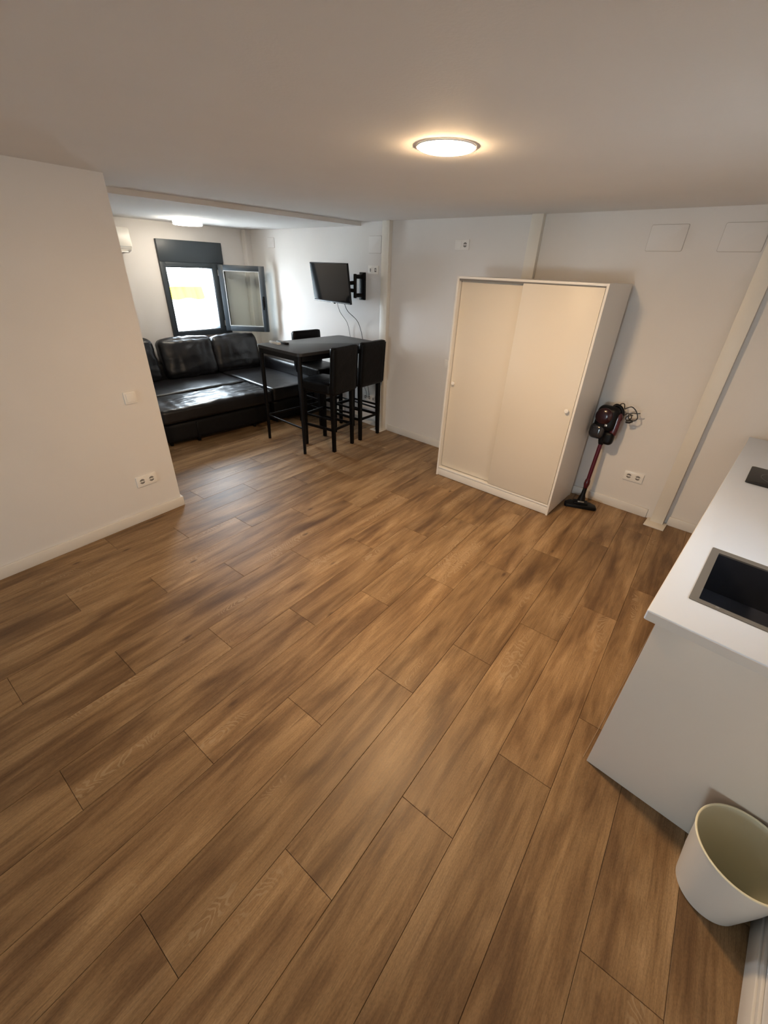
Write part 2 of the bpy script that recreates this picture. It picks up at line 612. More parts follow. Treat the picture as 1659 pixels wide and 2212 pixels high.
full_mesh = plank_mesh([(-P_L / 2, -P_W / 2), (P_L / 2, -P_W / 2), (P_L / 2, P_W / 2), (-P_L / 2, P_W / 2)])
for k in range(-6, 27):
    v0 = P_PH + k * P_W
    j0 = 0.755 + 0.0035 * k - 0.4035 * k
    j0 = j0 - math.floor(j0 / P_L) * P_L - 6 * P_L
    for m_ in range(12):
        ua, ub = j0 + m_ * P_L, j0 + (m_ + 1) * P_L
        cu, cv = (ua + ub) / 2, v0 + P_W / 2
        poly = [uv2xy(u, v) for u, v in ((ua, v0), (ub, v0), (ub, v0 + P_W), (ua, v0 + P_W))]
        cl = poly
        for ax, lim, less in ((0, XL, False), (0, W + 0.015, True), (1, -0.70, False), (1, 6.2, True)):
            if cl:
                cl = clip(cl, ax, lim, less)
        if len(cl) < 3:
            continue
        area = abs(sum(cl[i - 1][0] * cl[i][1] - cl[i][0] * cl[i - 1][1] for i in range(len(cl)))) / 2
        if area < 0.004 or all(p[0] < 1.16 and p[1] > 3.35 for p in cl):
            continue
        if area > 0.9999 * P_L * P_W:
            me = full_mesh
        else:
            loc_poly = []
            for x_, y_ in cl:
                loc_poly.append((cT * x_ + sT * y_ - cu, -sT * x_ + cT * y_ - cv))
            cleaned = [loc_poly[0]]
            for p in loc_poly[1:]:
                if math.dist(p, cleaned[-1]) > 1e-4 and math.dist(p, loc_poly[0]) > 1e-4:
                    cleaned.append(p)
            me = plank_mesh(cleaned)
        o = bpy.data.objects.new('plank', me)
        COL.objects.link(o)
        cxy = uv2xy(cu, cv)
        o.location = (cxy[0], cxy[1], 0)
        o.rotation_euler = (0, 0, P_T)
        o.parent = floor

# ------------------------------------------------------------------ walls and ceilings
struct(box('wall_right', W, W + 0.15, -0.9, 6.4, 0, 2.45, 'wall'))
bm = bmesh.new()
T = math.tan(LEFT_T)
add_prism(bm, [(XL - 0.1, LEFT_O.y + (XL - 0.1 - LEFT_O.x) * T), (LEFT_O.x, LEFT_O.y), (LEFT_O.x, 6.35), (XL - 0.1, 6.35)], 0, 2.45)
struct(finish(bm, 'wall_left', 'wall'))


def wall_with_hole(name, mat, u0_, u1_, v0, v1, hole):
    bm = bmesh.new()
    a, b, c, d = hole
    add_box(bm, u0_, a, v0, v1, 0, 2.45)
    add_box(bm, b, u1_, v0, v1, 0, 2.45)
    add_box(bm, a, b, v0, v1, 0, c)
    add_box(bm, a, b, v0, v1, d, 2.45)
    o = finish(bm, name, 'wall')
    place(o, mat)
    return struct(o)


wall_with_hole('wall_far', FAR_M, -1.86, 0.95, 0.0, 0.24, (WIN_OPEN[0] - 0.03, WIN_OPEN[1] + 0.03, WIN_OPEN[2] - 0.03, WIN_OPEN[3] + 0.03))
wall_with_hole('wall_entry', ENTRY_M, -0.9, 3.0, 0.0, 0.15, EWIN)
wall_with_hole('wall_back', BACK_M, -6.55, 2.95, -0.22, 0.0, KWIN)
struct(box('ceiling', XL - 0.1, W + 0.1, -0.95, YSTEP, H, 2.45, 'ceil'))
bm = bmesh.new()
add_prism(bm, [(1.0, YSTEP + 0.0), (W + 0.1, YSTEP + 0.0), (W + 0.1, 6.45), (1.0, 6.45)], H2, 2.45)
lowc = struct(finish(bm, 'ceiling', 'ceil'))
# boxed pipe in the corner beside the window
pb = struct(box('trim_1', 0.80, 0.95, -0.10, 0.0, 0.0, H2, 'wall', bev=0.006))
place(pb, FAR_M)

# baseboards
BB = 0.082


def baseboard(name, mat, u0_, u1_, v0, v1, hb=BB):
    bm = bmesh.new()
    add_box(bm, u0_, u1_, v0, v1, 0.0, hb, bev=0.005, seg=2)
    o = finish(bm, name, 'trim', smooth=35)
    place(o, mat)
    return struct(o)


I4 = Matrix.Identity(4)
baseboard('baseboard_right', I4, W - 0.014, W, 0.345, 1.77)
baseboard('baseboard_right', I4, W - 0.014, W, 1.88, 3.37)
baseboard('baseboard_right', I4, W - 0.014, W, 3.55, 6.05)
baseboard('baseboard_right', I4, W - 0.014, W, -0.04, 0.185)
baseboard('baseboard_left', LEFT_M, -6.55, 0.016, -0.016, 0.0)
baseboard('baseboard_left', I4, LEFT_O.x, LEFT_O.x + 0.016, LEFT_O.y - 0.012, 5.93)
baseboard('baseboard_far', FAR_M, -1.78, 0.80, -0.014, 0.0)
bm = bmesh.new()
add_box(bm, -6.38, 0.36, 0.0, 0.016, 0.0, 0.085, bev=0.003)
add_box(bm, -6.38, 0.36, 0.0, 0.010, 0.085, 0.105, bev=0.003)
bkb = struct(finish(bm, 'baseboard_back', 'trim', smooth=35))
place(bkb, BACK_M)

# ------------------------------------------------------------------ steel columns on the wardrobe wall


def column(y0, y1, label):
    yc = (y0 + y1) / 2
    t = thing('steel_column', label, 'column', (W, yc, 0), 0, 'white steel columns along the wardrobe wall')
    hw = (y1 - y0) / 2
    bm = bmesh.new()
    add_box(bm, -0.060, -0.048, -hw, hw, 0.012, H - 0.001, bev=0.002)
    finish(bm, 'flange', 'steel', t, smooth=35)
    box('web', -0.048, -0.0005, -hw + 0.006, hw - 0.006, 0.012, H - 0.001, 'steel', t, bev=0.002)
    bm = bmesh.new()
    add_box(bm, -0.155, -0.0005, -hw - 0.028, hw + 0.028, 0.0005, 0.012, bev=0.003)
    finish(bm, 'base_plate', 'steel', t, smooth=35)
    return t


column(0.205, 0.300, 'white steel column with base plate between the vacuum cleaner and the worktop')
column(1.775, 1.875, 'white steel column rising behind the top of the wardrobe')
column(3.405, 3.505, 'white steel column with base plate beside the bar stools')

# ------------------------------------------------------------------ flat cover plates, sockets, switches


def wall_mat(y, z):       # local x along -y (to the right when facing the wall), local y out of the wall
    m = Matrix(((0, -1, 0, W), (-1, 0, 0, y), (0, 0, 1, z), (0, 0, 0, 1)))
    return m


def cover(y0, y1, z0, z1, label):
    bm = bmesh.new()
    add_prism(bm, round_rect(-abs(y1 - y0) / 2, abs(y1 - y0) / 2, -(z1 - z0) / 2, (z1 - z0) / 2, 0.008, 4), 0.0005, 0.007, bev=0.001)
    o = finish(bm, 'cover_plate', 'wall', smooth=35)
    hw_, hz_ = abs(y1 - y0) / 2 + 0.0028, (z1 - z0) / 2 + 0.0028
    bm = bmesh.new()
    add_prism(bm, round_rect(-hw_, hw_, -hz_, hz_, 0.010, 4), 0.0003, 0.0010)
    finish(bm, 'joint', 'joint', o)
    m = wall_mat((y0 + y1) / 2, (z0 + z1) / 2) @ Matrix.Rotation(-PI / 2, 4, 'X')
    o.matrix_world = m
    return tag(o, label, 'cover plate', 'blank cover plates on the wall')


cover(0.757, 0.983, 1.969, 2.123, 'blank white cover plate high on the wall above the vacuum cleaner')
cover(0.318, 0.551, 1.969, 2.125, 'blank white cover plate high on the wall next to the right column')
cover(5.488, 5.640, 1.972, 2.086, 'small blank cover plate high on the television wall near the window')
cover(3.560, 3.745, 1.93, 2.085, 'blank cover plate above the socket, just left of the column by the stools')


def fitting(mat, kinds, label, cat, name, label_parts=None, shiny=False):
    """frame with 80 mm modules; local x right, y out of wall, z up"""
    n = len(kinds)
    t = thing(name, label, cat)
    t.matrix_world = mat
    wdt = 0.071 * n + 0.012
    R = Matrix.Rotation(PI / 2, 4, 'X') @ Matrix.Identity(4)

    def flat(nm, poly, y0, y1, mt, bev=0.0015):
        bm = bmesh.new()
        add_prism(bm, poly, y0, y1, bev=bev)
        bmesh.ops.transform(bm, matrix=Matrix(((1, 0, 0, 0), (0, 0, 1, 0), (0, 1, 0, 0), (0, 0, 0, 1))), verts=bm.verts[:])
        return finish(bm, nm, mt, t, smooth=35)
    flat('frame', round_rect(-wdt / 2, wdt / 2, -0.0415, 0.0415, 0.005, 4), 0.0005, 0.0105, 'plastic', 0.002)
    for i, kd in enumerate(kinds):
        cx = (i - (n - 1) / 2) * 0.071
        if kd == 'switch':
            flat('rocker', round_rect(cx - 0.0295, cx + 0.0295, -0.0295, 0.0295, 0.003, 3), 0.0105, 0.0150, 'plastic', 0.0015)
        elif kd == 'port':
            flat('insert', round_rect(cx - 0.0275, cx + 0.0275, -0.0275, 0.0275, 0.003, 3), 0.0105, 0.0130, 'plastic', 0.001)
            flat('port', round_rect(cx - 0.012, cx + 0.004, -0.018, 0.014, 0.001, 2), 0.0130, 0.0137, 'sockdark', 0.0002)
        else:
            # schuko well
            bm = bmesh.new()
            A = Matrix.Translation((cx, 0.0, 0)) @ Matrix(((1, 0, 0, 0), (0, 0, 1, 0), (0, 1, 0, 0), (0, 0, 0, 1)))
            add_lathe(bm, [(0.0275, 0.0105), (0.0275, 0.0130), (0.0205, 0.0130), (0.0195, 0.0111)], 28, cap0=False, cap1=False, mat=A)
            so = finish(bm, 'socket', 'plastic', t, smooth=35)
            bm = bmesh.new()
            add_lathe(bm, [(0.0195, 0.0109), (0.0195, 0.0113)], 28, mat=A)
            finish(bm, 'well', 'sockdark', so, smooth=35)
            bm = bmesh.new()
            add_box(bm, cx - 0.0195, cx + 0.0195, 0.0109, 0.0119, -0.0045, 0.0045, bev=0.0004)
            finish(bm, 'bridge', 'plastic', so, smooth=35)
            bm = bmesh.new()
            for sx in (-0.0095, 0.0095):
                add_lathe(bm, [(0.0026, 0.0119), (0.0026, 0.0123)], 10, mat=Matrix.Translation((sx, 0, 0)) @ A)
            finish(bm, 'pin_hole', 'sockdark', so, smooth=35)
    return t


fitting(wall_mat(2.543, 2.005), ['switch', 'socket'], 'white switch and socket pair high on the wall left of the wardrobe', 'socket', 'wall_socket')
fitting(wall_mat(3.668, 1.770), ['port', 'socket'], 'shiny white aerial and power socket beside the television bracket', 'socket', 'wall_socket')
fitting(wall_mat(0.543, 0.323), ['socket', 'socket'], 'white double power socket low on the wall right of the vacuum cleaner', 'socket', 'wall_socket')
fitting(wall_mat(3.690, 0.350), ['socket', 'socket', 'port'], 'white triple socket low on the wall behind the bar stools', 'socket', 'wall_socket')
fitting(wall_mat(2.560, 0.940), ['switch'], 'white light switch half hidden behind the left edge of the wardrobe', 'switch', 'light_switch')


def left_mat(u, z):
    return LEFT_M @ Matrix(((1, 0, 0, u), (0, -1, 0, 0), (0, 0, 1, z), (0, 0, 0, 1)))


uL = lambda x_: (x_ - LEFT_O.x) / math.cos(LEFT_T)
fitting(left_mat(uL(0.991), 0.947), ['switch'], 'white light switch on the left wall above the double socket', 'switch', 'light_switch')
fitting(left_mat(uL(0.949), 0.322), ['socket', 'socket'], 'white double power socket low on the left wall', 'socket', 'wall_socket')

# ------------------------------------------------------------------ window 1 with open sash, shutter box
win = struct(thing('window_1', 'anthracite window with a shutter box and its casement swung open', 'window'))
win.matrix_world = FAR_M
a, b, c, d = WIN
oa, ob_, oc, od = WIN_OPEN
bm = bmesh.new()
fv0, fv1 = -0.032, 0.10
sx = 0.035
add_box(bm, a, oa, fv0, fv1, c, 1.765, bev=0.003)
add_box(bm, ob_, b, fv0, fv1, c, 1.765, bev=0.003)
add_box(bm, oa, ob_, fv0, fv1, c, oc, bev=0.003)
add_box(bm, oa, ob_, fv0, fv1, od, 1.765, bev=0.003)
wf = finish(bm, 'window_frame', 'anthracite', win, smooth=35)
bm = bmesh.new()
for (x0_, x1_, z0_, z1_) in ((oa - 0.022, oa - 0.010, oc - 0.02, od + 0.02), (ob_ + 0.010, ob_ + 0.022, oc - 0.02, od + 0.02)):
    add_box(bm, x0_, x1_, fv0 - 0.006, fv0, z0_, z1_, bev=0.002)
add_box(bm, oa - 0.022, ob_ + 0.022, fv0 - 0.006, fv0, od + 0.012, od + 0.024, bev=0.002)
add_box(bm, oa - 0.022, ob_ + 0.022, fv0 - 0.006, fv0, oc - 0.024, oc - 0.012, bev=0.002)
finish(bm, 'frame_rebate', 'anthracite', wf, smooth=35)
box('shutter_box', a, b, -0.040, -0.0005, 1.765, d, 'anthracite', win, bev=0.004)
for hz in (1.655, 1.03):
    lathe('hinge', [(0.008, -0.035), (0.008, 0.035)], 'silver', win, n=12, xf=Matrix.Translation((0.333, -0.044, hz)))
# casement: hinged on the right, opened into the room
HING = FAR_M @ Vector((0.345, -0.048, 0))
FREE = Vector((3.745, 5.590, 0))
sd = (FREE - HING)
sw = sd.to_2d().length
sash = bpy.data.objects.new('casement', None)
COL.objects.link(sash)
sash.parent = win
ang = math.atan2(sd.y, sd.x)
sash.matrix_world = frame_mat(Vector((HING.x, HING.y, 0)), ang)
sash.matrix_parent_inverse = Matrix.Identity(4)
sash.matrix_basis = FAR_M.inverted() @ frame_mat(Vector((HING.x, HING.y, 0)), ang)
s0, s1, sb = 0.932, 1.752, 0.066
bm = bmesh.new()
add_box(bm, 0.0, sb, -0.028, 0.028, s0, s1, bev=0.004)
add_box(bm, sw - sb, sw, -0.028, 0.028, s0, s1, bev=0.004)
add_box(bm, sb - 0.001, sw - sb + 0.001, -0.028, 0.028, s0, s0 + sb, bev=0.004)
add_box(bm, sb - 0.001, sw - sb + 0.001, -0.028, 0.028, s1 - sb, s1, bev=0.004)
finish(bm, 'sash_frame', 'anthracite', sash, smooth=35)
box('pane', sb, sw - sb, -0.004, 0.004, s0 + sb, s1 - sb, 'glass', sash)
bm = bmesh.new()
g_ = 0.008
for yy in (-0.0285, 0.0205):
    add_box(bm, sb - 0.001, sb + g_, yy, yy + 0.008, s0 + sb, s1 - sb)
    add_box(bm, sw - sb - g_, sw - sb + 0.001, yy, yy + 0.008, s0 + sb, s1 - sb)
    add_box(bm, sb, sw - sb, yy, yy + 0.008, s0 + sb - 0.001, s0 + sb + g_)
    add_box(bm, sb, sw - sb, yy, yy + 0.008, s1 - sb - g_, s1 - sb + 0.001)
finish(bm, 'gasket', 'gasket', sash)
bm = bmesh.new()
add_box(bm, sw - 0.045, sw - 0.020, -0.040, -0.028, 1.25, 1.39, bev=0.004)
add_box(bm, sw - 0.042, sw - 0.024, -0.068, -0.052, 1.22, 1.36, bev=0.006)
add_box(bm, sw - 0.042, sw - 0.024, -0.060, -0.040, 1.335, 1.36, bev=0.004)
finish(bm, 'handle', 'blackmetal', sash, smooth=35)

# windows outside the picture whose daylight falls on the worktop and from the entrance end


def plain_window(name, label, mat, hole, v0, v1):
    kw = struct(thing(name, label, 'window'))
    kw.matrix_world = mat
    ka, kb, kc, kd = hole
    km = (ka + kb) / 2
    bm_ = bmesh.new()
    for x0_, x1_, z0_, z1_ in ((ka, ka + 0.04, kc, kd), (kb - 0.04, kb, kc, kd), (ka + 0.04, kb - 0.04, kc, kc + 0.04), (ka + 0.04, kb - 0.04, kd - 0.04, kd), (km - 0.02, km + 0.02, kc + 0.04, kd - 0.04)):
        add_box(bm_, x0_, x1_, v0, v1, z0_, z1_, bev=0.003)
    finish(bm_, 'window_frame', 'trim', kw, smooth=35)
    vm = (v0 + v1) / 2
    for x0_, x1_ in ((ka + 0.04, km - 0.02), (km + 0.02, kb - 0.04)):
        box('pane', x0_, x1_, vm - 0.003, vm + 0.003, kc + 0.04, kd - 0.04, 'glass', kw)


plain_window('window_2', 'white window at the entrance end of the room', ENTRY_M, EWIN, 0.04, 0.10)
plain_window('window_3', 'small white kitchen window above the worktop', BACK_M, KWIN, -0.14, -0.08)

# ------------------------------------------------------------------ ceiling lamps


def lamp(x_, y_, zc, r, th, mat, label, base_r=None):
    t = thing('ceiling_lamp', label, 'lamp', (x_, y_, zc))
    z1 = -0.0005
    if base_r:
        lathe('base', [(base_r, z1), (base_r, z1 - 0.014)], 'plastic', t, n=48)
        z1 -= 0.014
    if base_r:
        prof = [(r, z1 - 0.0005)]
        for k in range(0, 6):
            a_ = k / 5 * PI / 2
            prof.append((r - 0.010 + 0.010 * math.cos(a_), z1 - th + 0.007 - 0.007 * math.sin(a_)))
        prof += [(r * 0.5, z1 - th - 0.002), (0.002, z1 - th - 0.003)]
    else:
        lathe('rim', [(r - 0.005, z1), (r, z1), (r, z1 - 0.005), (r - 0.005, z1 - 0.005)], 'plastic', t, n=64, cap0=False, cap1=False)
        prof = []
        for k in range(0, 9):
            a_ = k / 8 * PI / 2
            prof.append((max(0.002, (r - 0.0052) * math.cos(a_)), z1 - 0.0045 - (th - 0.0045) * math.sin(a_)))
    lathe('diffuser', prof, mat, t, n=64)
    return t


lamp(1.722, 1.252, H, 0.116, 0.020, 'lamp_main', 'round lit ceiling light over the open wooden floor')
lamp(2.665, 5.355, H2, 0.150, 0.042, 'lamp_far', 'round lit ceiling light in the sofa alcove near the window', base_r=0.125)

# ------------------------------------------------------------------ air conditioner
ac = thing('air_conditioner', 'ivory split air conditioner on the wall left of the window', 'air conditioner')
ac.matrix_world = FAR_M @ Matrix.Translation((-0.80, 0, 1.835))
bm = bmesh.new()
prof = [(0.0, 0.0), (-0.10, 0.0), (-0.165, 0.018), (-0.195, 0.045), (-0.200, 0.08), (-0.200, 0.225), (-0.185, 0.243), (0.0, 0.248)]
n = len(prof)
A_ = [bm.verts.new((-0.80, p[0] - 0.0005, p[1])) for p in prof]
B_ = [bm.verts.new((0.0, p[0] - 0.0005, p[1])) for p in prof]
bm.faces.new(A_[::-1])
eb = bm.faces.new(B_)
for i in range(n):
    bm.faces.new((A_[i], A_[(i + 1) % n], B_[(i + 1) % n], B_[i]))
bmesh.ops.bevel(bm, geom=[e for e in eb.edges if max(abs(v.co.y) for v in e.verts) > 0.01], offset=0.014, segments=3, affect='EDGES', profile=0.5)
finish(bm, 'body', 'ac', ac, smooth=40)
box('louver', -0.74, -0.05, -0.192, -0.120, 0.006, 0.016, 'plastic', ac, bev=0.002)
box('front_seam', -0.79, -0.008, -0.2012, -0.2002, 0.060, 0.064, 'gasket', ac)

# ------------------------------------------------------------------ wardrobe
wd = thing('wardrobe', 'tall white wardrobe with two sliding doors and small round knobs', 'wardrobe', (3.2602, 2.1478, 0), 0.0135)
WW, WZ, WD = 1.169, 1.760, 0.555
bm = bmesh.new()
add_prism(bm, [(0, 0), (WD, 0), (WD, 0.016), (0, 0.016)], 0, 1)
bm.free()


def wbox(nm, x0_, x1_, y0_, y1_, z0_, z1_, mt='white', bev=0.0012, par=wd):
    return box(nm, x0_, x1_, y0_, y1_, z0_, z1_, mt, par, bev=bev)


for y0_ in (-0.016, -WW):
    bm = bmesh.new()
    vs = [(0.0, 0.0), (0.02, 0.0), (0.035, 0.010), (WD - 0.05, 0.010), (WD - 0.03, 0.0), (WD, 0.0), (WD, WZ), (0.0, WZ)]
    A_ = [bm.verts.new((p[0], y0_, p[1])) for p in vs]
    B_ = [bm.verts.new((p[0], y0_ + 0.016, p[1])) for p in vs]
    bm.faces.new(A_)
    bm.faces.new(B_[::-1])
    for i in range(len(vs)):
        bm.faces.new((A_[i], B_[i], B_[(i + 1) % len(vs)], A_[(i + 1) % len(vs)]))
    finish(bm, 'side_panel', 'white', wd)
wbox('top_panel', 0.0, WD, -WW + 0.016, -0.016, WZ - 0.016, WZ)
wbox('bottom_panel', 0.012, WD - 0.01, -WW + 0.016, -0.016, 0.070, 0.086)
wbox('back_panel', WD - 0.008, WD - 0.004, -WW + 0.016, -0.016, 0.02, WZ - 0.016)
wbox('plinth', 0.004, 0.020, -WW + 0.016, -0.016, 0.004, 0.070)
wbox('bottom_rail', 0.003, 0.066, -WW + 0.016, -0.016, 0.078, 0.092, 'plastic', 0.004)
wbox('top_rail', 0.010, 0.068, -WW + 0.016, -0.016, WZ - 0.030, WZ - 0.016, 'sockdark', 0)
dl = wbox('sliding_door', 0.046, 0.060, -0.610, -0.021, 0.097, WZ - 0.025, 'door')
dr = wbox('sliding_door', 0.008, 0.022, -WW + 0.021, -0.570, 0.097, WZ - 0.025, 'door')
for dd, yk, zk, xk in ((dl, -0.058, 0.917, 0.046), (dr, -1.110, 0.907, 0.008)):
    X = Matrix.Translation((xk, yk, zk)) @ Matrix.Rotation(-PI / 2, 4, 'Y')
    lathe('knob', [(0.007, 0.0), (0.007, 0.014), (0.016, 0.018), (0.0165, 0.027), (0.013, 0.031)], 'plastic', dd, n=20, xf=X)

# ------------------------------------------------------------------ vacuum cleaner
vc = thing('stick_vacuum', 'black and dark red stick vacuum cleaner leaning between wardrobe and wall', 'vacuum cleaner', (3.66, 0.838, 0))
HD = math.atan2(0.238, -0.103)  # head axis direction
hdx = Vector((-0.103, 0.238, 0)).normalized()
hdy = Vector((-hdx.y, hdx.x, 0))
hm = Matrix(((hdx.x, hdy.x, 0, 0), (hdx.y, hdy.y, 0, 0), (0, 0, 1, 0), (0, 0, 0, 1)))
bm = bmesh.new()
add_prism(bm, [(-0.130, 0.045), (-0.115, 0.055), (0.115, 0.055), (0.130, 0.045), (0.130, -0.010), (0.085, -0.055), (-0.085, -0.055), (-0.130, -0.010)], 0.002, 0.030, bev=0.008, seg=3)
add_box(bm, -0.060, 0.060, -0.050, 0.025, 0.026, 0.044, bev=0.008)
bmesh.ops.transform(bm, matrix=hm, verts=bm.verts[:])
finish(bm, 'floor_head', 'black', vc, smooth=40)
VB = Vector((0.045, 0.012, 0.045))       # neck start
VT = Vector((0.105, 0.010, 0.600))       # tube top
ax = (VT - VB).normalized()


def along(t_):
    return VB + ax * t_


tl = (VT - VB).length
tube('neck', [along(-0.02), along(0.02), along(0.055), along(0.10), along(0.125)], [0.034, 0.030, 0.019, 0.017, 0.019], 'black', vc, n=16)
bm = bmesh.new()
add_box(bm, -0.026, 0.026, -0.012, 0.012, 0.040, 0.050, bev=0.003)
bmesh.ops.transform(bm, matrix=hm, verts=bm.verts[:])
finish(bm, 'hinge_clip', 'silver', vc, smooth=40)
tube('tube_collar', [along(0.115), along(0.135), along(0.155), along(0.185), along(0.205)], [0.018, 0.021, 0.025, 0.023, 0.0165], 'red', vc, n=16)
tube('tube', [along(0.20), along(tl)], 0.0165, 'redmetal', vc, n=16)
# body frame: z up along tube, x toward the room
zx = ax
xx = Vector((-1, 0, 0))
xx = (xx - zx * xx.dot(zx)).normalized()
yx = zx.cross(xx)
BM_ = Matrix(((xx.x, yx.x, zx.x, VT.x), (xx.y, yx.y, zx.y, VT.y), (xx.z, yx.z, zx.z, VT.z), (0, 0, 0, 1)))


def vpart(nm, fn, mt, par=vc):
    bm_ = bmesh.new()
    fn(bm_)
    bmesh.ops.transform(bm_, matrix=BM_, verts=bm_.verts[:])
    return finish(bm_, nm, mt, par, smooth=60)


# local frame: +x out to the room, +y toward the camera side (-y world), +z up along tube
vpart('tube_socket', lambda q: add_tube(q, [(0, 0, -0.035), (0, 0, 0.0), (0, 0, 0.03)], [0.020, 0.030, 0.034], 16), 'black')
vpart('dust_cup', lambda q: add_pad(q, -0.035, 0.078, -0.116, 0.012, 0.008, 0.140, 0.046, 10), 'smoke')
vpart('motor_housing', lambda q: add_pad(q, -0.035, 0.072, -0.100, 0.078, 0.080, 0.290, 0.052, 12), 'black')
vpart('cyclone_cover', lambda q: add_lathe(q, [(0.066, 0.0), (0.066, 0.026), (0.058, 0.036), (0.02, 0.040)], 32, mat=Matrix.Translation((0.050, -0.030, 0.205)) @ Matrix.Rotation(PI / 2, 4, 'Y')), 'cyclone')
vpart('side_shell', lambda q: add_pad(q, -0.020, 0.050, 0.030, 0.098, 0.050, 0.250, 0.030, 10), 'red')
vpart('battery', lambda q: add_pad(q, -0.015, 0.060, 0.005, 0.088, -0.022, 0.090, 0.030, 8), 'black')
vpart('handle', lambda q: add_tube(q, smooth_path([(0.02, 0.0, 0.27), (0.01, 0.02, 0.30), (0.0, 0.06, 0.285), (0.0, 0.085, 0.24), (0.0, 0.085, 0.17)], 5), 0.013, 12), 'black')
vpart('latch', lambda q: add_box(q, 0.066, 0.078, -0.004, 0.018, 0.128, 0.146, bev=0.003), 'silver')
cp = [BM_ @ Vector(p) for p in ((0.0, 0.03, 0.285), (0.0, 0.050, 0.318), (0.0, 0.072, 0.318), (0.0, 0.085, 0.285), (0.0, 0.100, 0.295),
                               (0.0, 0.130, 0.310), (0.0, 0.165, 0.290), (0.0, 0.190, 0.255), (-0.005, 0.195, 0.225), (-0.005, 0.170, 0.205),
                               (-0.005, 0.140, 0.215), (0.0, 0.128, 0.245), (0.0, 0.150, 0.262), (0.0, 0.180, 0.268), (0.0, 0.205, 0.275))]
tube('power_cord', cp, 0.0040, 'cord', vc, n=8, sub=5)
cp = [BM_ @ Vector(p) for p in ((0.0, 0.098, 0.235), (0.0, 0.120, 0.255), (0.0, 0.150, 0.245), (0.0, 0.150, 0.215), (0.0, 0.120, 0.205), (0.0, 0.120, 0.230), (0.0, 0.160, 0.250))]
tube('power_cord', cp, 0.0040, 'cord', vc, n=8, sub=5)
vpart('plug', lambda q: add_tube(q, [(0.0, 0.125, 0.190), (0.0, 0.150, 0.195), (0.0, 0.172, 0.205)], [0.012, 0.016, 0.009], 12), 'cord')

# ------------------------------------------------------------------ kitchen: cabinets, worktop, sink, hob
KM = frame_mat(Vector((1.366, 0.014, 0)), -0.03)
CZ = 0.817
KL = 2.497
units = [0.030, 0.640, 1.250, 1.860, 2.470]
klabels = ['pale grey base cabinet under the sink, with a plain end panel to the floor',
           'pale grey base cabinet second from the open end of the worktop',
           'pale grey base cabinet under the black hob',
           'pale grey base cabinet in the corner by the wardrobe wall']
for i in range(4):
    x0_, x1_ = units[i], units[i + 1]
    t = thing('base_cabinet', klabels[i], 'cabinet', group='base cabinets under the worktop')
    t.matrix_world = KM
    if i == 0:
        box('end_panel', 0.0065, 0.0245, -0.632, -0.036, 0.001, CZ, 'greypanel', t, bev=0.001)
    bm = bmesh.new()
    add_box(bm, x0_, x0_ + 0.016, -0.61, -0.058, 0.10, CZ)
    add_box(bm, x1_ - 0.018, x1_ - 0.002, -0.61, -0.058, 0.10, CZ)
    add_box(bm, x0_ + 0.016, x1_ - 0.018, -0.61, -0.058, 0.10, 0.116)
    add_box(bm, x0_ + 0.016, x1_ - 0.018, -0.61, -0.602, 0.116, CZ)
    finish(bm, 'body', 'white', t)
    dd = box('door', x0_, x1_ - 0.002, -0.056, -0.037, 0.102, CZ - 0.004, 'greypanel', t, bev=0.001)
    bm = bmesh.new()
    add_box(bm, x1_ - 0.20, x1_ - 0.06, -0.018, -0.010, CZ - 0.055, CZ - 0.045, bev=0.003)
    add_box(bm, x1_ - 0.19, x1_ - 0.18, -0.037, -0.014, CZ - 0.054, CZ - 0.046)
    add_box(bm, x1_ - 0.08, x1_ - 0.07, -0.037, -0.014, CZ - 0.054, CZ - 0.046)
    finish(bm, 'handle', 'silver', dd, smooth=35)
    box('plinth', x0_, x1_ - 0.002, -0.090, -0.074, 0.001, 0.098, 'greypanel', t)

SU0, SU1, SV0, SV1 = 0.167, 0.607, -0.575, -0.084
IU0, IU1, IV0, IV1 = 0.190, 0.574, -0.548, -0.110
bm = bmesh.new()
out4 = [(0, -0.632), (KL, -0.632), (KL, 0), (0, 0)]
in4 = [(SU0 + 0.012, SV0 + 0.012), (SU1 - 0.012, SV0 + 0.012), (SU1 - 0.012, SV1 - 0.012), (SU0 + 0.012, SV1 - 0.012)]
lo = [bm.verts.new((*p, CZ)) for p in out4]
hi = [bm.verts.new((*p, CZ + 0.038)) for p in out4]
li = [bm.verts.new((*p, CZ)) for p in in4]
hi2 = [bm.verts.new((*p, CZ + 0.038)) for p in in4]
edges = []
for i in range(4):
    j = (i + 1) % 4
    bm.faces.new((hi[i], hi[j], hi2[j], hi2[i]))
    bm.faces.new((lo[j], lo[i], li[i], li[j]))
    f = bm.faces.new((lo[i], lo[j], hi[j], hi[i]))
    bm.faces.new((li[j], li[i], hi2[i], hi2[j]))
bm.edges.ensure_lookup_table()
es = [e for e in bm.edges if all(v in hi for v in e.verts) or set(e.verts) == {lo[3], hi[3]}]
bmesh.ops.bevel(bm, geom=es, offset=0.004, segments=3, affect='EDGES', profile=0.5)
wt = finish(bm, 'worktop', 'counter', smooth=35)
place(wt, KM)
bm = bmesh.new()
add_box(bm, -0.0012, 0.0, -0.632, -0.004, CZ, CZ + 0.0335)
add_box(bm, 0.004, KL, 0.0, 0.0012, CZ, CZ + 0.0335)
finish(bm, 'edge_band', 'edge', wt)
tag(wt, 'long white kitchen worktop with a dark sink let into it', 'worktop')

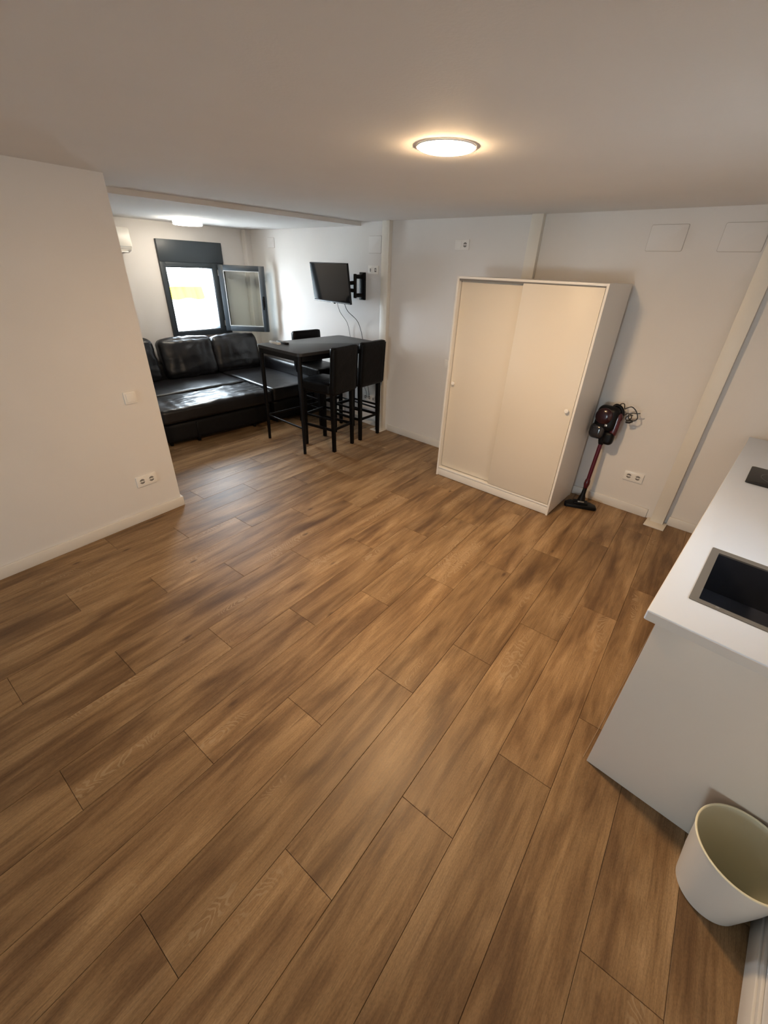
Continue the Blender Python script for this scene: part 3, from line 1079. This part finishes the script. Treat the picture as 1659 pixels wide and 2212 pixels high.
sk = thing('kitchen_sink', 'dark composite sink with a grey rim set in the white worktop', 'sink')
sk.matrix_world = KM
Z1 = CZ + 0.0385
bm = bmesh.new()
o4 = round_rect(SU0, SU1, SV0, SV1, 0.006, 3)
i4 = round_rect(IU0, IU1, IV0, IV1, 0.004, 3)
nn = len(o4)
ro = [bm.verts.new((*p, Z1)) for p in o4]
rt = [bm.verts.new((*p, Z1 + 0.0022)) for p in o4]
it_ = [bm.verts.new((*p, Z1 + 0.0022)) for p in i4]
il = [bm.verts.new((*p, Z1 - 0.006)) for p in i4]
for i in range(nn):
    j = (i + 1) % nn
    bm.faces.new((ro[i], ro[j], rt[j], rt[i]))
    bm.faces.new((rt[i], rt[j], it_[j], it_[i]))
    bm.faces.new((it_[i], it_[j], il[j], il[i]))
finish(bm, 'rim', 'sinkrim', sk)
bm = bmesh.new()
b4 = round_rect(IU0 + 0.003, IU1 - 0.003, IV0 + 0.003, IV1 - 0.003, 0.004, 3)
dep = 0.172
tp = [bm.verts.new((*p, Z1 - 0.004)) for p in i4]
bt = [bm.verts.new((*p, Z1 - dep)) for p in b4]
for i in range(nn):
    j = (i + 1) % nn
    bm.faces.new((tp[j], tp[i], bt[i], bt[j]))
bm.faces.new(bt)
finish(bm, 'basin', 'sink', sk, smooth=35)
lathe('drain', [(0.045, 0.0), (0.045, 0.003), (0.030, 0.004)], 'silver', sk, n=28, xf=Matrix.Translation(((IU0 + IU1) / 2, -0.40, Z1 - dep + 0.0005)))
lathe('rim_glint', [(0.006, 0.0), (0.006, 0.0012)], 'silver', sk, n=16, xf=Matrix.Translation((SU0 + 0.013, -0.165, Z1 + 0.0024)))  # tiny silver disc modelled in place of a bright highlight on the rim

hb = thing('hob', 'narrow black glass hob lying on the far end of the worktop', 'hob')
hb.matrix_world = KM @ Matrix.Translation((1.508, -0.60, CZ + 0.0385))
bm = bmesh.new()
add_prism(bm, round_rect(0, 0.300, 0, 0.515, 0.012, 5), 0.0, 0.008, bev=0.002)
finish(bm, 'glass_plate', 'hob', hb, smooth=35)
for cy_ in (0.15, 0.37):
    lathe('cooking_zone', [(0.090, 0.0082), (0.090, 0.0084), (0.088, 0.0084), (0.088, 0.0082)], 'smoke', hb, n=48, cap0=False, cap1=False, xf=Matrix.Translation((0.15, cy_, 0)))

# pale seal bead on the floor along the cabinets
bm = bmesh.new()
add_box(bm, 0.012, 1.15, -0.0215, -0.0185, 0.0003, 0.0022)
sb_ = finish(bm, 'trim_2', 'seal')
place(sb_, KM)
struct(sb_)

# ------------------------------------------------------------------ waste bin
bn = thing('waste_bin', 'pale round waste bin on the floor beside the end of the kitchen units', 'bin', (1.212, -0.484, 0.0))
RB, RT, HB_ = 0.094, 0.133, 0.290
lathe('body', [(0.001, 0.0008), (RB - 0.006, 0.0008), (RB, 0.006), (RB + (RT - RB) * 0.55, HB_ * 0.5), (RT - 0.001, HB_ - 0.004), (RT - 0.0025, HB_ - 0.004)], 'bin', bn, n=64, cap1=False)
lathe('inner_wall', [(RT - 0.0035, HB_ - 0.004), (RB + (RT - RB) * 0.55 - 0.003, HB_ * 0.5), (RB - 0.004, 0.010), (0.001, 0.008)], 'bininner', bn, n=64, cap0=False, cap1=False)
bm = bmesh.new()
prof = []
for k in range(12):
    a_ = 2 * PI * k / 12
    prof.append((RT - 0.001 + 0.0035 * math.cos(a_), HB_ - 0.002 + 0.0035 * math.sin(a_)))
prof.append(prof[0])
add_lathe(bm, prof, 64, cap0=False, cap1=False)
bmesh.ops.remove_doubles(bm, verts=bm.verts[:], dist=1e-6)
finish(bm, 'rim', 'binrim', bn, smooth=60)

# ------------------------------------------------------------------ sofa bed
sf = thing('corner_sofa_bed', 'black leather corner sofa bed pulled out below the window', 'sofa', (1.50, 4.50, 0))


def wr(seed, amp, fx, fy, fz, ridge=True, up=True):
    def f(p, nrm):
        q = Vector((p.x * fx + seed, p.y * fy, p.z * fz))
        v = noise.noise(q)
        v2 = noise.noise(q * 2.3 + Vector((7, 3, 1)))
        val = (1 - abs(v) * 2.2) * 0.7 + v2 * 0.35 if ridge else v + 0.5 * v2
        k = max(0.0, nrm.z) if up else 1.0
        return amp * val * k
    return f


# local coordinates: x to the right (world x), y to the window
SOFA_D = 1.43
pad('drawer_front', (0.14, 1.47, 0.055, 0.70, 0.045, 0.262), 0.030, 'leather_matte', sf, cuts=8, wrinkle=wr(3, 0.003, 4, 4, 4, False, False))
fold = wr(11, 0.011, 3.0, 11.0, 3)
fold2 = wr(19, 0.007, 9.0, 3.4, 3)
pad('pull_out_mattress', (0.11, 1.475, 0.0, 0.592, 0.275, 0.426), 0.040, 'leather', sf, cuts=58, puff=0.004,
    wrinkle=lambda p, n_: fold(p, n_) * (0.35 + 0.65 * max(0, min(1, (p.x - 0.2) / 0.5))) + fold2(p, n_))
pad('seat_cushion', (0.13, 1.473, 0.604, 1.27, 0.275, 0.442), 0.022, 'leather', sf, cuts=34, puff=0.008, wrinkle=wr(27, 0.008, 5, 2.5, 3))
pad('seat_base', (0.14, 1.47, 0.71, 1.40, 0.045, 0.272), 0.020, 'leather_matte', sf, cuts=4)
pad('chaise_base', (1.485, 2.13, 0.015, 1.40, 0.040, 0.285), 0.022, 'leather_matte', sf, cuts=6, wrinkle=wr(5, 0.002, 4, 4, 4, False, False))
pad('chaise_cushion', (1.484, 2.135, 0.0, 1.27, 0.287, 0.452), 0.026, 'leather', sf, cuts=30, puff=0.010, wrinkle=wr(41, 0.006, 3, 3, 3))
pad('armrest', (2.140, 2.305, 0.020, 1.43, 0.040, 0.610), 0.040, 'leather', sf, cuts=12, wrinkle=wr(61, 0.004, 4, 3, 4, False, False))
pad('armrest', (-0.020, 0.128, 0.62, 1.43, 0.040, 0.610), 0.040, 'leather', sf, cuts=12, wrinkle=wr(63, 0.004, 4, 3, 4, False, False))
pad('backrest', (-0.020, 2.305, 1.285, 1.435, 0.040, 0.640), 0.040, 'leather_matte', sf, cuts=14, wrinkle=wr(65, 0.003, 4, 3, 4, False, False))
for (cx_, w_, sd_, rz_, hh) in ((0.36, 0.62, 71, 0.05, 0.485), (1.085, 0.69, 83, 0.0, 0.455), (1.775, 0.69, 97, -0.02, 0.440)):
    wf1, wf2 = wr(sd_, 0.011, 8.0, 2.0, 3.2, True, False), wr(sd_ + 5, 0.008, 3.6, 2.0, 9.0, True, False)
    pad('back_cushion', (-w_ / 2, w_ / 2, -0.095, 0.095, 0.0, hh), 0.062, 'leather', sf, cuts=32, puff=0.030,
        wrinkle=lambda p, n_: wf1(p, n_) + wf2(p, n_), loc=(cx_, 1.255, 0.452), rot=(math.radians(-13), 0, rz_))
# pull strap, legs
box('pull_strap', 0.475, 0.500, 0.046, 0.056, 0.050, 0.235, 'leather_matte', sf, bev=0.003)
for lx, ly in ((0.20, 0.14), (0.50, 0.10), (1.23, 0.10), (1.55, 0.08), (2.22, 0.10), (2.22, 1.36), (0.05, 1.36), (0.05, 0.72)):
    lathe('leg', [(0.018, 0.0005), (0.022, 0.046)], 'blackmetal', sf, n=16, xf=Matrix.Translation((lx, ly, 0)))

# ------------------------------------------------------------------ bar table
bt_ = thing('bar_table', 'black rectangular bar table with slim legs and a foot rail', 'table', (2.595, 3.425, 0))
TX, TY, TZ = 1.215, 0.735, 1.05
bm = bmesh.new()
add_prism(bm, round_rect(0, TX, 0, TY, 0.055, 8), TZ - 0.030, TZ, bev=0.003)
finish(bm, 'tabletop', 'tabletop', bt_, smooth=35)
bm = bmesh.new()
add_box(bm, 0.06, TX - 0.06, 0.030, 0.048, TZ - 0.085, TZ - 0.030)
add_box(bm, 0.06, TX - 0.06, TY - 0.048, TY - 0.030, TZ - 0.085, TZ - 0.030)
add_box(bm, 0.030, 0.048, 0.06, TY - 0.06, TZ - 0.085, TZ - 0.030)
add_box(bm, TX - 0.048, TX - 0.030, 0.06, TY - 0.06, TZ - 0.085, TZ - 0.030)
finish(bm, 'apron', 'blackmetal', bt_)
for lx in (0.036, TX - 0.036):
    for ly in (0.042, TY - 0.042):
        sx_, sy_ = (-1 if lx < 0.5 else 1), (-1 if ly < 0.3 else 1)
        tube('leg', [(lx + sx_ * 0.004, ly + sy_ * 0.004, 0.0005), (lx, ly, 0.40), (lx, ly, TZ - 0.031)], [0.016, 0.021, 0.024], 'blackmetal', bt_, n=16)
for lx in (0.034, TX - 0.034):
    tube('foot_rail', [(lx, 0.044, 0.285), (lx, TY - 0.044, 0.285)], 0.010, 'blackmetal', bt_, n=12)
tube('foot_rail', [(0.04, TY - 0.040, 0.285), (TX - 0.04, TY - 0.040, 0.285)], 0.010, 'blackmetal', bt_, n=12)


def remote(x_, y_, rz, mt, label, w_=0.045, l_=0.17):
    t = thing('remote_control', label, 'remote control', (x_, y_, TZ + 0.0004), rz)
    bm_ = bmesh.new()
    add_prism(bm_, round_rect(-l_ / 2, l_ / 2, -w_ / 2, w_ / 2, 0.012, 5), 0.0, 0.018, bev=0.004)
    finish(bm_, 'case', mt, t, smooth=40)
    bm_ = bmesh.new()
    for i in range(6):
        for j in range(3):
            add_box(bm_, -l_ / 2 + 0.025 + i * 0.021, -l_ / 2 + 0.036 + i * 0.021, -0.015 + j * 0.0115, -0.008 + j * 0.0115, 0.018, 0.0195)
    finish(bm_, 'buttons', 'gasket' if mt != 'plastic' else 'sockdark', t)
    return t


remote(2.775, 4.060, -1.62, 'plastic', 'white remote control lying on the black bar table')
remote(2.845, 4.020, -1.68, 'black', 'black remote control lying next to the white one on the bar table', 0.048, 0.20)

# ------------------------------------------------------------------ bar stools


def make_stool():
    t = bpy.data.objects.new('bar_stool', None)
    COL.objects.link(t)
    hw, dp = 0.185, 0.430           # legs half width, depth; origin between the rear legs, +y forward
    for s in (-1, 1):
        for (y0_, y1_, tp_) in ((0.0, 0.035, 0.66), (dp - 0.035, dp, 0.63)):
            bm_ = bmesh.new()
            yb = y0_ - 0.010 if y0_ == 0 else y0_ + 0.004
            vs_ = []
            for z_, e, yy in ((0.0005, 0.016, yb), (tp_, 0.020, y0_)):
                cx_ = s * (hw - 0.020)
                vs_.append([bm_.verts.new((cx_ + a_ * e, yy + 0.0175 + b_ * e, z_)) for a_, b_ in ((-1, -1), (1, -1), (1, 1), (-1, 1))])
            bm_.faces.new(vs_[0][::-1])
            bm_.faces.new(vs_[1])
            for i in range(4):
                bm_.faces.new((vs_[0][i], vs_[0][(i + 1) % 4], vs_[1][(i + 1) % 4], vs_[1][i]))
            finish(bm_, 'leg', 'blackwood', t)
    for s in (-1, 1):
        xc = s * (hw - 0.020)
        for z_, hh in ((0.36, 0.010), (0.245, 0.014)):
            box('side_stretcher', xc - 0.009, xc + 0.009, 0.034, dp - 0.034, z_ - hh, z_ + hh, 'blackwood', t, bev=0.002)
    box('front_stretcher', -hw + 0.038, hw - 0.038, dp - 0.028, dp - 0.008, 0.335, 0.365, 'blackwood', t, bev=0.003)
    box('rear_stretcher', -hw + 0.038, hw - 0.038, 0.006, 0.024, 0.235, 0.262, 'blackwood', t, bev=0.003)
    box('foot_guard', -hw + 0.045, hw - 0.045, dp - 0.030, dp - 0.006, 0.365, 0.368, 'blackmetal', t)
    pad('seat', (-0.200, 0.200, 0.025, 0.455, 0.625, 0.738), 0.022, 'stoolleather', t, cuts=12, puff=0.014, wrinkle=wr(131, 0.003, 5, 5, 5, False, True))
    bk = pad('backrest', (-0.205, 0.205, -0.034, 0.030, 0.0, 0.475), 0.022, 'stoolleather', t, cuts=12, wrinkle=wr(141, 0.002, 5, 5, 5, False, False),
             loc=(0, 0.004, 0.628), rot=(math.radians(3.0), 0, 0))
    for s in (-1, 1):
        tube('piping', [(s * 0.197, -0.030, 0.02), (s * 0.197, -0.031, 0.24), (s * 0.197, -0.030, 0.455)], 0.0035, 'stoolleather', bk, n=8)
    return t


stool0 = make_stool()
STG = 'black bar stools around the bar table'


def copy_tree(o, parent=None):
    c_ = o.copy()
    COL.objects.link(c_)
    c_.parent = parent
    for ch in o.children:
        copy_tree(ch, c_)
    return c_


def rear(x0_, y0_, x1_, y1_):
    rz = math.atan2(y1_ - y0_, x1_ - x0_)
    m = Vector(((x0_ + x1_) / 2, (y0_ + y1_) / 2, 0)) + Vector((-math.sin(rz), math.cos(rz), 0)) * 0.008
    return m, rz


for i, (pos, rz, lab) in enumerate((
        (*rear(2.893, 3.270, 3.237, 3.327), 'black leather bar stool tucked under the near side of the table, left of the pair'),
        (*rear(3.367, 3.338, 3.711, 3.364), 'black leather bar stool at the near side of the table next to the column'),
        (Vector((3.475, 4.385, 0)), PI - 0.03, 'black leather bar stool on the far side of the table, below the television'))):
    s_ = stool0 if i == 0 else copy_tree(stool0)
    s_.location = pos
    s_.rotation_euler = (0, 0, rz)
    tag(s_, lab, 'bar stool', STG)

# ------------------------------------------------------------------ television and wall mount
TVS = 0.93
tvc = Vector((0, 0, CAM_H)) + TVS * (Vector((3.853, 4.374, 1.610)) - Vector((0, 0, CAM_H)))
RZ2 = Matrix.Rotation(math.radians(-2.0), 3, 'Z')
nrm = RZ2 @ Vector((-0.99103, 0.03176, -0.12983))      # screen normal
upv = RZ2 @ Vector((-0.12979, 0.00324, 0.99154))
lft = nrm.cross(upv) * -1.0                      # toward +y or -y
if lft.y < 0:
    lft = -lft
wv_, hv_ = 0.365 * TVS, 0.215 * TVS
tv = thing('television', 'black flat television angled on its wall bracket above the bar table', 'television')
# local: x to the viewer's right (-y world), y out of the screen, z up
rgt = -lft
tv.matrix_world = Matrix(((rgt.x, nrm.x, upv.x, tvc.x), (rgt.y, nrm.y, upv.y, tvc.y), (rgt.z, nrm.z, upv.z, tvc.z), (0, 0, 0, 1)))
bm = bmesh.new()
add_box(bm, -wv_, wv_, -0.020, 0.0, -hv_, hv_, bev=0.003)
add_box(bm, -wv_ * 0.72, wv_ * 0.72, -0.052, -0.020, -hv_ * 0.88, hv_ * 0.45, bev=0.010)
finish(bm, 'cabinet', 'black', tv, smooth=35)
box('screen', -wv_ + 0.007, wv_ - 0.007, 0.0, 0.0012, -hv_ + 0.022, hv_ - 0.007, 'screen', tv)
bm = bmesh.new()
add_box(bm, -wv_ + 0.004, wv_ - 0.004, 0.0, 0.004, -hv_ + 0.002, -hv_ + 0.013, bev=0.0015)
finish(bm, 'bottom_bezel', 'black', tv, smooth=35)
box('silver_strip', -wv_ + 0.006, wv_ - 0.006, 0.004, 0.0046, -hv_ + 0.008, -hv_ + 0.011, 'silver', tv)
box('badge', -0.016, 0.016, 0.004, 0.0052, -hv_ + 0.0025, -hv_ + 0.0075, 'silver', tv)
box('sensor', 0.03, 0.055, -0.012, 0.002, -hv_ - 0.009, -hv_, 'black', tv, bev=0.002)

mt_ = thing('television_bracket', 'black double-arm wall bracket holding the television', 'wall bracket', (W, 3.826, 1.603))
box('wall_plate', -0.028, -0.0005, -0.042, 0.042, -0.140, 0.140, 'black', mt_, bev=0.006)
box('plate_cover', -0.036, -0.028, -0.026, 0.026, -0.130, 0.130, 'black', mt_, bev=0.003)
PV = Vector((-0.118, 0.016, 0))       # elbow
tvback = tvc - nrm * 0.052
TB = tvback - Vector((W, 3.826, 1.603))
TBx = TB + Vector((0.05, -0.13, 0.0))
for z_ in (0.095, -0.092):
    bm = bmesh.new()
    add_tube(bm, [(-0.030, 0.0, z_), (PV.x, PV.y, z_)], 0.021, 14)
    finish(bm, 'arm', 'black', mt_, smooth=40)
lathe('pivot_post', [(0.016, -0.120), (0.019, -0.112), (0.019, 0.115), (0.016, 0.122)], 'black', mt_, n=18, xf=Matrix.Translation(PV))
EL = Vector((TB.x + 0.035, TB.y - 0.10, -0.010))
bm = bmesh.new()
add_tube(bm, [(PV.x, PV.y, 0.035), (EL.x, EL.y, 0.02)], 0.020, 12)
add_tube(bm, [(PV.x, PV.y, -0.045), (EL.x, EL.y, -0.04)], 0.020, 12)
finish(bm, 'swing_arm', 'black', mt_, smooth=40)
bm = bmesh.new()
add_box(bm, -0.10, 0.10, -0.0115, -0.0005, -0.10, 0.10, bev=0.003)
vp = finish(bm, 'screen_plate', 'black', mt_, smooth=35)
vp.matrix_world = Matrix.Translation((0, 0, 0))
vp.matrix_basis = Matrix.Translation(Vector((W, 3.826, 1.603))).inverted() @ (Matrix.Translation(tvback - tvc) @ tv.matrix_world)
tube('tilt_link', [EL, (TB.x + 0.012, TB.y, -0.010)], 0.022, 'black', mt_, n=12)

# television leads hanging down to the socket behind the table
tvm = tv.matrix_world


def lead(pts, r, mt, label):
    o = tube('television_lead', pts, r, mt, None, n=6, sub=6)
    return tag(o, label, 'cable', 'leads hanging from the television')


p0 = tvm @ Vector((0.045, -0.036, -hv_ * 0.88 - 0.005))
lead([p0, p0 + Vector((0.05, 0.0, -0.12)), Vector((W - 0.04, p0.y + 0.03, 1.18)), Vector((W - 0.022, p0.y - 0.01, 0.95)), Vector((W - 0.018, p0.y - 0.05, 0.7)), Vector((W - 0.018, 3.76, 0.45)), Vector((W - 0.022, 3.735, 0.36))],
     0.0028, 'greycord', 'thin grey lead hanging from the middle of the television')
p0 = tvm @ Vector((0.175, -0.036, -hv_ * 0.88 - 0.005))
lead([p0, p0 + Vector((0.05, -0.01, -0.10)), Vector((W - 0.05, p0.y - 0.03, 1.22)), Vector((W - 0.022, p0.y - 0.09, 1.0)), Vector((W - 0.018, p0.y - 0.12, 0.7)), Vector((W - 0.018, 3.70, 0.45)), Vector((W - 0.022, 3.685, 0.36))],
     0.0035, 'cord', 'black lead hanging from the right part of the television')

# ------------------------------------------------------------------ outside the window
struct(box('ground_outside', -20, 30, 6.6, 40, -3.2, -3.0, 'asphalt'))
fc = thing('neighbouring_house', 'bright pale house across the street, seen through the open window', 'building', (7.75, 16.0, -3.0))
box('wall', -1.6, 1.6, 0.0, 2.5, 0.0, 4.02, 'facade', fc)
box('roof_edge', -1.65, -0.25, -0.10, 2.55, 4.02, 4.07, 'roof', fc)
bm = bmesh.new()
nz = 14
top_, bot_ = [], []
for k in range(nz + 1):
    xk = -0.90 + 1.22 * k / nz
    drop = 0.36 + 0.03 * math.sin(k * 0.7)
    fold_ = 0.03 * math.sin(k * 2.4)
    top_.append(((xk, -0.06 + fold_, 3.98), (xk, -0.03 + fold_, 3.98)))
    bot_.append(((xk, -0.20 + fold_, 3.98 - drop), (xk, -0.17 + fold_, 3.98 - drop)))
vt = [[bm.verts.new(p) for p in (top_[k][0], top_[k][1], bot_[k][1], bot_[k][0])] for k in range(nz + 1)]
for k in range(nz):
    for j in range(4):
        bm.faces.new((vt[k][j], vt[k][(j + 1) % 4], vt[k + 1][(j + 1) % 4], vt[k + 1][j]))
bm.faces.new(vt[0][::-1])
bm.faces.new(vt[-1])
finish(bm, 'awning', 'awning', fc)
